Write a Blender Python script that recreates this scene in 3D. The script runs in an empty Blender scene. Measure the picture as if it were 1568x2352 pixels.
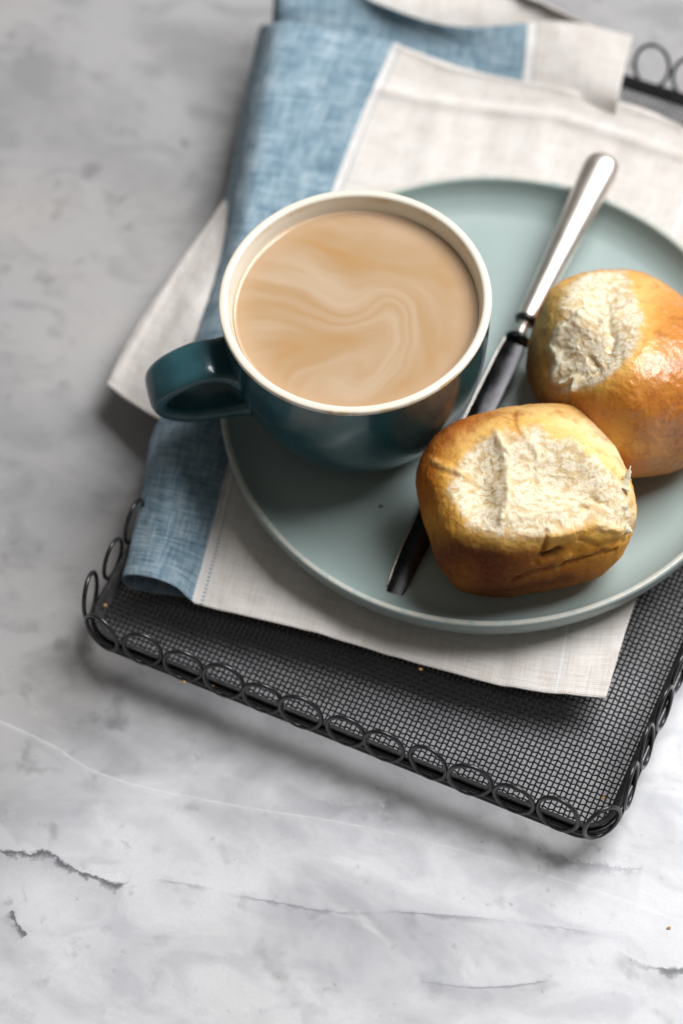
import bpy, bmesh, math, random
import numpy as np
from mathutils import Vector, Matrix

random.seed(7); RNG = np.random.RandomState(11)
scene = bpy.context.scene
COL = scene.collection
CM = 0.01                      # everything below is written in centimetres

# ------------------------------------------------------------------ camera
FPX, CAMY, CAMH = 5552.9, -52.6518, 82.9798
PITCH, ROLL = math.radians(59.6265), math.radians(-4.1255)
fw = np.array([0, math.cos(PITCH), -math.sin(PITCH)])
_rt = np.array([1.0, 0, 0]); _up = np.cross(_rt, fw)
rt = math.cos(ROLL)*_rt + math.sin(ROLL)*_up
up = -math.sin(ROLL)*_rt + math.cos(ROLL)*_up
CAM = np.array([0, CAMY, CAMH])

def at(x, y, z):
    """point of the plane at height z (cm) seen at photo position x, y (1568 x 2352 grid)"""
    d = fw + rt*(x-784)/FPX - up*(y-1176)/FPX
    return CAM + d*(z-CAM[2])/d[2]
def proj(P):
    d = np.atleast_2d(P)-CAM
    z = d @ fw
    return np.stack([784+FPX*(d@rt)/z, 1176-FPX*(d@up)/z], 1)

cd = bpy.data.cameras.new('camera'); cam = bpy.data.objects.new('camera', cd); COL.objects.link(cam)
cd.sensor_fit = 'VERTICAL'; cd.sensor_height = 36; cd.sensor_width = 24
cd.lens = FPX/2352*36
cd.clip_start = 0.05; cd.clip_end = 50
m = Matrix.Identity(4)
for i in range(3):
    m[i][0] = rt[i]; m[i][1] = up[i]; m[i][2] = -fw[i]; m[i][3] = CAM[i]*CM
cam.matrix_world = m
cd.dof.use_dof = True; cd.dof.focus_distance = 0.892; cd.dof.aperture_fstop = 4.6; cd.dof.aperture_blades = 0
scene.camera = cam
scene.render.resolution_x = 683; scene.render.resolution_y = 1024
scene.view_settings.view_transform = 'Standard'; scene.view_settings.look = 'None'
scene.view_settings.exposure = 0.0; scene.view_settings.gamma = 1

# ------------------------------------------------------------------ light: a dim room and one big window to the back right
w = bpy.data.worlds.new('World'); scene.world = w; w.use_nodes = True
bg = w.node_tree.nodes['Background']; bg.inputs[0].default_value = (1.0, 0.945, 0.89, 1); bg.inputs[1].default_value = 0.135
def area(name, loc, target, sx, sy, watts, col):
    ld = bpy.data.lights.new(name, 'AREA'); ld.shape = 'RECTANGLE'; ld.size = sx; ld.size_y = sy
    ld.energy = watts; ld.color = col
    lo = bpy.data.objects.new(name, ld); COL.objects.link(lo)
    lo.location = loc
    lo.rotation_euler = (Vector(target)-Vector(loc)).to_track_quat('-Z', 'Y').to_euler()
    return lo
area('window_light', (0.96, 0.50, 1.55), (0.0, -0.04, 0.0), 1.15, 1.1, 57.0, (0.985, 0.985, 1.0))

# ------------------------------------------------------------------ helpers
def link(o, parent=None):
    COL.objects.link(o)
    if parent is not None: o.parent = parent
    return o
def tag(o, label=None, cat=None, group=None, kind=None):
    if label: o['label'] = label
    if cat: o['category'] = cat
    if group: o['group'] = group
    if kind: o['kind'] = kind
    return o
def empty(name, loc, label, cat, group=None):
    o = bpy.data.objects.new(name, None); COL.objects.link(o)
    o.location = [c*CM for c in loc]; o.empty_display_size = 0.02
    o['_o'] = list(map(float, loc))
    return tag(o, label, cat, group)
def build(name, V, F, mat, parent=None, origin=None, smooth=True, uv=None, col=None, mats=None, fmat=None):
    V = np.asarray(V, float)
    if origin is None:
        origin = np.array(parent['_o']) if parent is not None and '_o' in parent else np.zeros(3)
    me = bpy.data.meshes.new(name)
    me.from_pydata(((V-np.asarray(origin))*CM).tolist(), [], F if isinstance(F, list) else F.tolist())
    if smooth: me.polygons.foreach_set('use_smooth', [True]*len(me.polygons))
    if uv is not None:
        l = me.uv_layers.new(name='UVMap')
        idx = np.zeros(len(me.loops), int); me.loops.foreach_get('vertex_index', idx)
        l.data.foreach_set('uv', np.asarray(uv)[idx].ravel())
    if col is not None:
        for k, a in col.items():
            at_ = me.attributes.new(k, 'FLOAT_COLOR', 'POINT')
            at_.data.foreach_set('color', np.c_[a, np.ones(len(V))].ravel() if a.shape[1] == 3 else a.ravel())
    me.materials.append(mat)
    me.update()
    o = bpy.data.objects.new(name, me)
    link(o, parent)
    if parent is None: o.location = [c*CM for c in origin]
    return o

class MB:
    def __init__(s): s.V = []; s.F = []; s.n = 0
    def add(s, V, F):
        V = np.asarray(V, float); s.V.append(V); s.F += [[i+s.n for i in f] for f in (F.tolist() if hasattr(F, 'tolist') else F)]; s.n += len(V)
    def build(s, name, mat, parent=None, **k): return build(name, np.vstack(s.V), s.F, mat, parent, **k)

def frames(P, closed=False, ref=(0, 0, 1)):
    P = np.asarray(P, float)
    if closed: T = np.roll(P, -1, 0)-np.roll(P, 1, 0)
    else: T = np.gradient(P, axis=0)
    T /= np.linalg.norm(T, axis=1)[:, None]+1e-12
    ref = np.asarray(ref, float)
    S = np.cross(T, ref); S /= np.linalg.norm(S, axis=1)[:, None]+1e-12
    N = np.cross(S, T)
    return P, T, S, N
def sweep(P, prof, closed=False, ref=(0, 0, 1), scale=None, cap=True):
    """sweep a closed 2-D profile (side, normal) along P"""
    P, T, S, N = frames(P, closed, ref)
    n, k = len(P), len(prof); prof = np.asarray(prof, float)
    sc = np.ones(n) if scale is None else np.asarray(scale)
    if sc.ndim == 1: sc = np.stack([sc, sc], 1)
    V = P[:, None]+S[:, None]*(prof[None, :, :1]*sc[:, None, :1])+N[:, None]*(prof[None, :, 1:]*sc[:, None, 1:])
    V = V.reshape(-1, 3)
    i = np.arange(n if closed else n-1)[:, None]; j = np.arange(k)[None]
    i2 = (i+1) % n; j2 = (j+1) % k
    F = np.stack([i*k+j, i*k+j2, i2*k+j2, i2*k+j], -1).reshape(-1, 4).tolist()
    if not closed and cap:
        F.append(list(range(k))[::-1]); F.append([(n-1)*k+q for q in range(k)])
    return V, F
def circ(r, k=8): return [(r*math.cos(2*math.pi*i/k), r*math.sin(2*math.pi*i/k)) for i in range(k)]
def lathe(prof, n=128, c=(0, 0, 0)):
    prof = np.asarray(prof, float); k = len(prof)
    t = np.linspace(0, 2*math.pi, n, endpoint=False)
    V = np.stack([np.outer(np.cos(t), prof[:, 0])+c[0], np.outer(np.sin(t), prof[:, 0])+c[1], np.tile(prof[:, 1], (n, 1))+c[2]], -1).reshape(-1, 3)
    i = np.arange(n)[:, None]; j = np.arange(k-1)[None]; i2 = (i+1) % n
    F = np.stack([i*k+j, i2*k+j, i2*k+j+1, i*k+j+1], -1).reshape(-1, 4).tolist()
    return V, F
def cr(P, n):
    """Catmull-Rom resample of control rows P (k, ...) to n rows"""
    P = np.asarray(P, float); k = len(P)
    t = np.linspace(0, k-1-1e-9, n); i = t.astype(int); f = (t-i).reshape([-1]+[1]*(P.ndim-1))
    g = lambda q: P[np.clip(q, 0, k-1)]
    p0 = np.where((i > 0).reshape(f.shape), g(i-1), 2*g(i)-g(i+1)); p1 = g(i); p2 = g(i+1)
    p3 = np.where((i+2 < k).reshape(f.shape), g(i+2), 2*g(i+1)-g(i))
    return .5*(2*p1+(p2-p0)*f+(2*p0-5*p1+4*p2-p3)*f*f+(3*p1-p0-3*p2+p3)*f**3)

_perm = np.random.RandomState(3).permutation(512); _perm = np.r_[_perm, _perm, _perm]
_grad = np.random.RandomState(4).normal(size=(512, 3)); _grad /= np.linalg.norm(_grad, axis=1)[:, None]
def noise(P, s=1.0, seed=0):
    """3-D gradient noise, about -1..1"""
    P = np.asarray(P, float)*s+seed*17.31
    I = np.floor(P).astype(int); f = P-I; u = f*f*f*(f*(f*6-15)+10)
    r = 0
    for dx in (0, 1):
        for dy in (0, 1):
            for dz in (0, 1):
                h = _perm[(_perm[(_perm[(I[:, 0]+dx) % 512]+I[:, 1]+dy) % 512]+I[:, 2]+dz) % 512]
                g = _grad[h]
                wt = (u[:, 0] if dx else 1-u[:, 0])*(u[:, 1] if dy else 1-u[:, 1])*(u[:, 2] if dz else 1-u[:, 2])
                r = r+wt*((f[:, 0]-dx)*g[:, 0]+(f[:, 1]-dy)*g[:, 1]+(f[:, 2]-dz)*g[:, 2])
    return r*1.6
def fbm(P, s, o=4, seed=0, ridge=False):
    a, t, r = 1.0, 0, 0
    for k in range(o):
        q = noise(P, s*2**k, seed+k)
        r = r+a*(1-2*np.abs(q) if ridge else q); t += a; a *= .5
    return r/t
def sst(a, b, x): t = np.clip((x-a)/(b-a), 0, 1); return t*t*(3-2*t)
def pdist(Q, poly, closed=True):
    """distance of points Q to a polyline, negative inside when closed"""
    poly = np.asarray(poly, float); n = len(poly); best = np.full(len(Q), 1e9); ins = np.zeros(len(Q), bool)
    for i in range(n if closed else n-1):
        a, b = poly[i], poly[(i+1) % n]; ab = b-a
        t = np.clip(((Q-a)@ab)/(ab@ab+1e-9), 0, 1)
        best = np.minimum(best, np.linalg.norm(Q-a-t[:, None]*ab, axis=1))
        c = ((a[1] > Q[:, 1]) != (b[1] > Q[:, 1]))
        ins ^= c & (Q[:, 0] < (b[0]-a[0])*(Q[:, 1]-a[1])/((b[1]-a[1]) if abs(b[1]-a[1]) > 1e-9 else 1e-9)+a[0])
    return np.where(ins, -best, best) if closed else best

# ------------------------------------------------------------------ node helpers
class NT:
    def __init__(s, name):
        s.m = bpy.data.materials.new(name); s.m.use_nodes = True; s.t = s.m.node_tree
        s.b = s.t.nodes['Principled BSDF']
    def n(s, typ, **k):
        o = s.t.nodes.new(typ)
        for a, v in k.items(): setattr(o, a, v)
        return o
    def l(s, a, b): s.t.links.new(a, b)
    def inp(s, sock, v):
        if hasattr(v, 'is_linked') or isinstance(v, bpy.types.NodeSocket): s.l(v, sock)
        else: sock.default_value = v
    def math(s, op, a, b=0.0, c=0.0, clamp=False):
        o = s.n('ShaderNodeMath', operation=op, use_clamp=clamp)
        s.inp(o.inputs[0], a); s.inp(o.inputs[1], b); s.inp(o.inputs[2], c)
        return o.outputs[0]
    def coord(s, which='Object', scale=(100, 100, 100), rot=(0, 0, 0), loc=(0, 0, 0)):
        tc = s.n('ShaderNodeTexCoord'); mp = s.n('ShaderNodeMapping')
        s.l(tc.outputs[which], mp.inputs[0]); mp.inputs['Scale'].default_value = scale
        mp.inputs['Rotation'].default_value = rot; mp.inputs['Location'].default_value = loc
        return mp.outputs[0]
    def mapp(s, v, scale=(1, 1, 1), rot=(0, 0, 0), loc=(0, 0, 0)):
        mp = s.n('ShaderNodeMapping'); s.l(v, mp.inputs[0]); mp.inputs['Scale'].default_value = scale
        mp.inputs['Rotation'].default_value = rot; mp.inputs['Location'].default_value = loc
        return mp.outputs[0]
    def noise(s, v, scale, detail=4, rough=.5, dist=0, col=False):
        o = s.n('ShaderNodeTexNoise'); s.l(v, o.inputs['Vector'])
        o.inputs['Scale'].default_value = scale; o.inputs['Detail'].default_value = detail
        o.inputs['Roughness'].default_value = rough; o.inputs['Distortion'].default_value = dist
        return o.outputs[1 if col else 0]
    def ramp(s, f, stops, interp='LINEAR'):
        o = s.n('ShaderNodeValToRGB'); o.color_ramp.interpolation = interp
        e = o.color_ramp.elements
        while len(e) < len(stops): e.new(.5)
        for q, (p, c) in zip(e, stops): q.position = p; q.color = (*c, 1) if hasattr(c, '__len__') else (c, c, c, 1)
        s.l(f, o.inputs[0]); return o.outputs[0]
    def map(s, v, a, b, c=0.0, d=1.0, smooth=True):
        o = s.n('ShaderNodeMapRange'); o.interpolation_type = 'SMOOTHSTEP' if smooth else 'LINEAR'
        s.inp(o.inputs[0], v)
        for i, q in enumerate((a, b, c, d)): s.inp(o.inputs[i+1], q)
        return o.outputs[0]
    def mix(s, f, a, b, mode='MIX'):
        o = s.n('ShaderNodeMix', data_type='RGBA', blend_type=mode)
        s.inp(o.inputs[0], f)
        for i, q in ((6, a), (7, b)):
            s.inp(o.inputs[i], (*q, 1) if isinstance(q, tuple) and len(q) == 3 else q)
        return o.outputs[2]
    def bump(s, h, strength=.5, dist=.0005, nrm=None):
        o = s.n('ShaderNodeBump'); s.l(h, o.inputs['Height']); o.inputs['Strength'].default_value = strength
        o.inputs['Distance'].default_value = dist
        if nrm is not None: s.l(nrm, o.inputs['Normal'])
        return o.outputs[0]
    def set(s, **k):
        for a, v in k.items():
            s.inp(s.b.inputs[a.replace('_', ' ')], (*v, 1) if isinstance(v, tuple) and len(v) == 3 and 'Color' in a or (isinstance(v, tuple) and len(v) == 3 and 'Tint' in a) else v)
        return s.m
    def sep(s, v):
        o = s.n('ShaderNodeSeparateXYZ'); s.l(v, o.inputs[0]); return o.outputs

# ------------------------------------------------------------------ marble table top
ZT = -1.5
def marble_mat():
    t = NT('white_marble')
    v = t.coord('Object')
    # slanted grain of the slab
    g = t.mapp(v, rot=(0, 0, math.radians(22)))
    gs = t.mapp(g, scale=(.6, 1.0, 1))
    big = t.noise(gs, .16, 5, .55, .6)
    mid = t.noise(gs, .55, 4, .52, .7)
    fine = t.noise(g, 1.7, 3, .5, .3)
    spots = t.noise(g, .8, 2, .5, .2); fleck = t.noise(g, 3.4, 2, .5)
    warm = t.noise(g, .09, 2, .5)
    c = t.ramp(big, [(.30, (.34, .343, .36)), (.41, (.52, .524, .54)), (.52, (.66, .663, .68)), (.72, (.71, .713, .73))])
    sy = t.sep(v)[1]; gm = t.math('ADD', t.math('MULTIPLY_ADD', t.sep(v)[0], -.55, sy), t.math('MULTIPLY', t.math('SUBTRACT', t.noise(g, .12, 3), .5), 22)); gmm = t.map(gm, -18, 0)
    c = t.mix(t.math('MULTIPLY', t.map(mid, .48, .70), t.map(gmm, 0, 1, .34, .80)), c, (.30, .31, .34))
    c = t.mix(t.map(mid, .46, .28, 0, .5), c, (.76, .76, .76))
    c = t.mix(t.math('MULTIPLY', gmm, .68), c, (.25, .240, .230))  # grey tone of the far slab, plus painted shade left of the napkin
    gr = t.noise(v, 11, 3, .7); c = t.mix(t.map(gr, .35, .70, 0, .16), c, (.42, .42, .43))
    # small smudges
    blot = t.math('MULTIPLY', t.map(fine, .58, .82), t.map(t.noise(g, .35, 2), .48, .68))
    c = t.mix(t.math('MULTIPLY', blot, .55), c, (.16, .165, .18))
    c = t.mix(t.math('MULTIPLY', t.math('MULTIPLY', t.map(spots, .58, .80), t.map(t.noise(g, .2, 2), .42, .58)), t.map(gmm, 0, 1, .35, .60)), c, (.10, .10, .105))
    c = t.mix(t.math('MULTIPLY', t.math('MULTIPLY', t.map(fleck, .64, .80), t.map(spots, .50, .64)), .45), c, (.17, .15, .135))
    c = t.mix(t.map(warm, .45, .65, 0, .16), c, (.62, .57, .50))
    # named veins: (points in the photo, half width, colour, strength, soft side)
    def vein(c, pts, wid, colr, strength, soft=.35, gate=None, wob=.12):
        P = [at(x, y, ZT)[:2] for x, y in pts]
        a, b = P[0], P[-1]; L = np.linalg.norm(b-a); ang = math.atan2(b[1]-a[1], b[0]-a[0])
        ca, sa = math.cos(-ang), math.sin(-ang)
        R = lambda p: ((p[0]-a[0])*ca-(p[1]-a[1])*sa, (p[0]-a[0])*sa+(p[1]-a[1])*ca)
        q = [R(p) for p in P]
        loc = R((0, 0))
        o = t.n('ShaderNodeMapping'); t.l(v, o.inputs[0]); o.inputs['Rotation'].default_value = (0, 0, -ang)
        o.inputs['Location'].default_value = (loc[0], loc[1], 0)
        s = t.sep(o.outputs[0])
        nn = t.noise(g, 2.2, 5, .65)
        x = t.math('DIVIDE', s[0], L)
        fc = t.n('ShaderNodeFloatCurve'); cu = fc.mapping.curves[0]
        K = 4.0
        while len(cu.points) < len(q): cu.points.new(.5, .5)
        for pt, (px, py) in zip(cu.points, q): pt.location = (min(max(px/L, 0), 1), .5+py/(2*K))
        fc.mapping.update(); t.l(x, fc.inputs['Value'])
        yc = t.math('MULTIPLY', t.math('SUBTRACT', fc.outputs[0], .5), 2*K)
        yc = t.math('ADD', yc, t.math('MULTIPLY', t.math('SUBTRACT', nn, .5), wob*4))
        d = t.math('SUBTRACT', s[1], yc)                      # + above, - below
        n2 = t.noise(g, 1.3, 3, .6)
        wv = t.math('MULTIPLY', t.map(n2, .35, .65, .25, 1.6), wid)
        up_ = t.map(d, 0.0, t.math('MULTIPLY', wv, .35), 1, 0)
        dn = t.map(d, t.math('MULTIPLY', wv, -1.0), 0.0, 0, 1)
        core = t.math('MINIMUM', up_, dn)
        halo = t.math('MULTIPLY', t.math('MINIMUM', t.map(d, 0.0, .12, 1, 0), t.map(d, -soft*3, 0.0, 0, 1)), .28)
        f = t.math('MAXIMUM', core, halo)
        ends = t.math('MINIMUM', t.map(x, -.01, .05, 0, 1), t.map(x, .94, 1.0, 1, 0))
        f = t.math('MULTIPLY', f, ends)
        if gate is not None:
            r = t.ramp(x, gate); f = t.math('MULTIPLY', f, r)
        return t.mix(t.math('MULTIPLY', f, strength, clamp=True), c, colr)
    dk = (.045, .047, .055); gy = (.22, .22, .25)
    c = vein(c, [(-40, 1945), (60, 1962), (112, 1960), (150, 1988), (235, 2022), (275, 2034), (303, 2016)], .34, dk, .82, .6)
    c = vein(c, [(350, 2020), (475, 2040), (560, 2060), (620, 2070), (730, 2090), (825, 2098), (920, 2094), (1030, 2104), (1130, 2112), (1290, 2132), (1400, 2150)], .20, gy, .9, .6,
             [(0, .55), (.10, .5), (.14, 0), (.2, .3), (.25, .9), (.36, .8), (.42, .55), (.50, .1), (.56, .9), (.66, .8), (.72, .5), (.80, .1), (.9, .6), (1, .1)], .05)
    c = vein(c, [(26, 2090), (36, 2120), (62, 2150)], .22, dk, .8, .2)
    c = vein(c, [(960, 2252), (1060, 2266), (1110, 2268), (1190, 2262), (1268, 2250)], .12, gy, .85, .4, [(0, .3), (.4, .9), (.5, 1), (.9, .8), (1, .3)], .04)
    c = vein(c, [(975, 2278), (1060, 2310), (1150, 2360)], .08, (.55, .54, .52), .5, .1, None, .04)
    c = vein(c, [(1415, 2180), (1480, 2218), (1530, 2226), (1620, 2222)], .45, dk, .85, .5, [(0, .15), (.3, .4), (.45, .6), (.55, 1), (1, 1)], .15)
    c = vein(c, [(1250, 1960), (1350, 1985), (1480, 1998)], .5, gy, .5, .8, None, .2)
    c = vein(c, [(640, 1800), (760, 1850), (880, 1850), (960, 1842)], .9, (.20, .20, .22), .55, 1.0, [(0, .1), (.4, .5), (.7, .5), (.8, 1), (.9, .4), (1, .1)], .25)
    c = vein(c, [(-60, 1632), (0, 1656), (120, 1712), (230, 1776), (500, 1842), (850, 1902), (1250, 2008), (1600, 2128)], .07, (.82, .82, .82), .38, .1, None, .03)
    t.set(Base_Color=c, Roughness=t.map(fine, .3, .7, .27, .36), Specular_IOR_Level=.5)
    t.inp(t.b.inputs['Normal'], t.bump(t.noise(v, 3, 4), .06, .0004))
    return t.m
TS = 190
xs = np.linspace(-TS, TS, 39)
X, Y = np.meshgrid(xs, xs); V = np.stack([X, Y, np.full_like(X, ZT)], -1).reshape(-1, 3)
n = len(xs); i = np.arange(n-1)[:, None]; j = np.arange(n-1)[None]
F = np.stack([i*n+j, i*n+j+1, (i+1)*n+j+1, (i+1)*n+j], -1).reshape(-1, 4).tolist()
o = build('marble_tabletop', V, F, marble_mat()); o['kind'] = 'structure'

# ------------------------------------------------------------------ black wire tray
YAW = math.radians(-28.022); U = np.array([math.cos(YAW), math.sin(YAW), 0]); W = np.array([-U[1], U[0], 0])
TFR = np.array([8.8299, 33.72457-52.65183, 0]); TW, TL = 21.78, 34.05
TC = TFR-U*TW/2+W*TL/2                                          # centre
def tray(a, b, z=0.): return TC+U*a+W*b+np.array([0, 0, z])
def metal_black():
    t = NT('black_painted_wire'); v = t.coord('Object')
    n1 = t.noise(v, 3.0, 4, .6); n2 = t.noise(v, 14, 4, .7)
    c = t.mix(t.map(n1, .52, .75, 0, .5), (.012, .012, .014), (.035, .033, .034))
    c = t.mix(t.map(n2, .62, .75, 0, .55), c, (.10, .095, .09))
    t.set(Base_Color=c, Roughness=t.map(n2, .3, .7, .26, .40), Specular_IOR_Level=.6, Coat_Weight=.15, Coat_Roughness=.2)
    t.inp(t.b.inputs['Normal'], t.bump(n2, .25, .0003)); return t.m
def metal_dusty():
    t = NT('dusty_black_strip'); v = t.coord('Object')
    n1 = t.noise(v, 2.2, 5, .7); n2 = t.noise(v, 16, 4, .75)
    c = t.mix(t.map(n1, .45, .7, 0, .7), (.012, .012, .013), (.06, .055, .052))
    c = t.mix(t.map(n2, .58, .72, 0, .7), c, (.16, .145, .13))
    t.set(Base_Color=c, Roughness=.7); t.inp(t.b.inputs['Normal'], t.bump(n2, .7, .0008)); return t.m
def metal_mesh():
    t = NT('black_mesh_wire'); t.set(Base_Color=(.012, .012, .014), Roughness=.42); return t.m
MW, MD, MM = metal_black(), metal_dusty(), metal_mesh()
TRAY = empty('wire_tray', tray(0, 0, ZT), 'black wire mesh tray with a rim of small wire loops, under napkin and plate', 'tray')

def rrect(a, b, r, step=.25):
    """closed rounded rectangle, half sizes a, b, corner radius r, from the front middle counter-clockwise"""
    seg = []
    def arc(cx, cy, a0):
        for k in range(1, 13): q = a0+math.pi/2*k/12; seg.append((cx+r*math.cos(q), cy+r*math.sin(q)))
    def line(x0, y0, x1, y1):
        n = max(2, int(math.hypot(x1-x0, y1-y0)/step))
        for k in range(1, n+1): seg.append((x0+(x1-x0)*k/n, y0+(y1-y0)*k/n))
    line(-a+r, -b, a-r, -b); arc(a-r, -b+r, -math.pi/2); line(a, -b+r, a, b-r); arc(a-r, b-r, 0)
    line(a-r, b, -a+r, b); arc(-a+r, b-r, math.pi/2); line(-a, b-r, -a, -b+r); arc(-a+r, -b+r, math.pi)
    return np.array(seg)
HA, HB, CR = TW/2, TL/2, 1.35
def path(a, b, r, z):
    s = rrect(a, b, r); zz = z(s) if callable(z) else z
    return TC+s[:, :1]*U+s[:, 1:]*W+np.c_[np.zeros(len(s)), np.zeros(len(s)), np.zeros(len(s))+zz]
# woven floor
mb = MB(); PW, PL = .200, .212
nu, nl = int((TW-1.0)/PW), int((TL-1.0)/PL)
for k in range(nu+1):
    a = -(TW-1.0)/2+k*(TW-1.0)/nu; m_ = nl*2
    b = np.linspace(-HB+.4, HB-.4, m_)
    q = (b+HB-.5)/PL*math.pi
    z = .012*np.cos(q)*(1 if k % 2 else -1); da = .012*np.sin(b*1.1+k)
    z = z-.05+.04*np.sin(b*.35+a*.2)*np.cos(a*.4)
    mb.add(*sweep(TC+np.outer(a+da, U)+np.outer(b, W)+np.outer(z, (0, 0, 1)), circ(.033, 4), cap=False))
for k in range(nl+1):
    b = -(TL-1.0)/2+k*(TL-1.0)/nl; m_ = nu*4
    a = np.linspace(-HA+.4, HA-.4, m_)
    q = (a+HA-.5)/PW*math.pi
    z = .050*np.cos(q)*(1 if k % 2 else -1); db = .010*np.sin(q+k)+.012*np.sin(a*2.3+k*1.3)
    z = z-.05+.04*np.sin(b*.35+a*.2)*np.cos(a*.4)
    mb.add(*sweep(TC+np.outer(a, U)+np.outer(b+db, W)+np.outer(z, (0, 0, 1)), circ(.033, 4), cap=False))
o = mb.build('woven_floor', MM, TRAY, smooth=False); o['kind'] = 'stuff'
# rolled strip between the floor and the loops
V_, F_ = sweep(path(HA-.13, HB-.13, CR-.10, .06), [(-.28, -.10), (-.18, -.12), (-.02, .0), (.10, .40), (.05, .44), (-.02, .41), (-.16, .03), (-.26, -.02)], True)
build('rim_strip', V_, F_, MD, TRAY)
V_, F_ = sweep(path(HA, HB, CR, .12), circ(.135, 10), True); build('rim_wire', V_, F_, MW, TRAY)
V_, F_ = sweep(path(HA-.02, HB-.02, CR, -.24), circ(.12, 10), True); build('base_wire', V_, F_, MW, TRAY)
for b in (-3.3, 9.5):
    P_ = np.array([tray(a, b, -.16) for a in np.linspace(-HA, HA, 12)])
    V_, F_ = sweep(P_, circ(.12, 8)); build('cross_bar', V_, F_, MW, TRAY)
# loops round the rim
base_path = rrect(HA, HB, CR, .05); ln = np.r_[0, np.cumsum(np.linalg.norm(np.diff(base_path, axis=0), axis=1))]
tot = ln[-1]; NR = 64; ring_me = None
front0 = ln[np.argmin(np.abs(base_path[:, 0]-(HA-CR*.3))+np.abs(base_path[:, 1]+HB-CR*.3))]
for k in range(NR):
    s = (front0+k*tot/NR) % tot
    ix = np.searchsorted(ln, s) % len(base_path)
    p = base_path[ix]; tg = base_path[(ix+3) % len(base_path)]-base_path[ix-3]; tg /= np.linalg.norm(tg)
    P3 = TC+U*p[0]+W*p[1]
    px_, py_ = proj(P3+np.array([0, 0, .3]))[0]
    if (px_ < 1440 and py_ < 400) or (px_ < 900 and py_ < 1150 and p[0] < 0): continue       # under the napkin
    T3 = U*tg[0]+W*tg[1]; Nn = np.cross(T3, (0, 0, 1))                                         # outward
    if ring_me is None:
        th = np.linspace(0, 2*math.pi, 41)[:-1]
        L = np.stack([.79*np.cos(th), .03*np.sin(th*1.0), 1.08*np.sin(th)+1.0], 1)
        L += .012*np.random.RandomState(2).normal(size=(1, 3))
        V_, F_ = sweep(L, circ(.090, 8), True, ref=(0, 1, 0))
        ring_me = bpy.data.meshes.new('rim_loop')
        ring_me.from_pydata((np.asarray(V_)*CM).tolist(), [], F_); ring_me.polygons.foreach_set('use_smooth', [True]*len(ring_me.polygons))
        ring_me.materials.append(MW)
    o = bpy.data.objects.new('rim_loop', ring_me); link(o, TRAY)
    side = -Nn[1]; tilt = math.radians((-2 if abs(side) < .6 else (-1 if side > 0 else 18))+random.uniform(-3, 3)); tw = math.radians(random.uniform(-9, 5))
    X3 = T3*math.cos(tw)+Nn*math.sin(tw); N2 = np.cross(X3, (0, 0, 1))
    Z3 = np.array([0, 0, 1])*math.cos(tilt)+N2*math.sin(tilt); Y3 = np.cross(Z3, X3)
    lean = math.radians(random.uniform(-6, 6)); X4 = X3*math.cos(lean)+Z3*math.sin(lean); Z4 = np.cross(X4, Y3)
    sc = random.uniform(.94, 1.03)
    mm = Matrix.Identity(4)
    for r in range(3):
        mm[r][0] = X4[r]*sc; mm[r][1] = Y3[r]*sc; mm[r][2] = Z4[r]*sc
        mm[r][3] = (P3[r]+Nn[r]*.10-TRAY['_o'][r]+(.10 if r == 2 else 0))*CM
    o.matrix_local = mm
for a, b in ((-6, -3.3), (6, -3.3), (6, 9.5), (-6, 9.5)):
    th = np.linspace(0, math.pi, 17)
    P_ = [tray(a+.9*math.cos(q), b, -.24-(-ZT-.34)*math.sin(q)) for q in th]
    V_, F_ = sweep(P_, circ(.11, 8), ref=W); build('foot', V_, F_, MW, TRAY)

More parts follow.
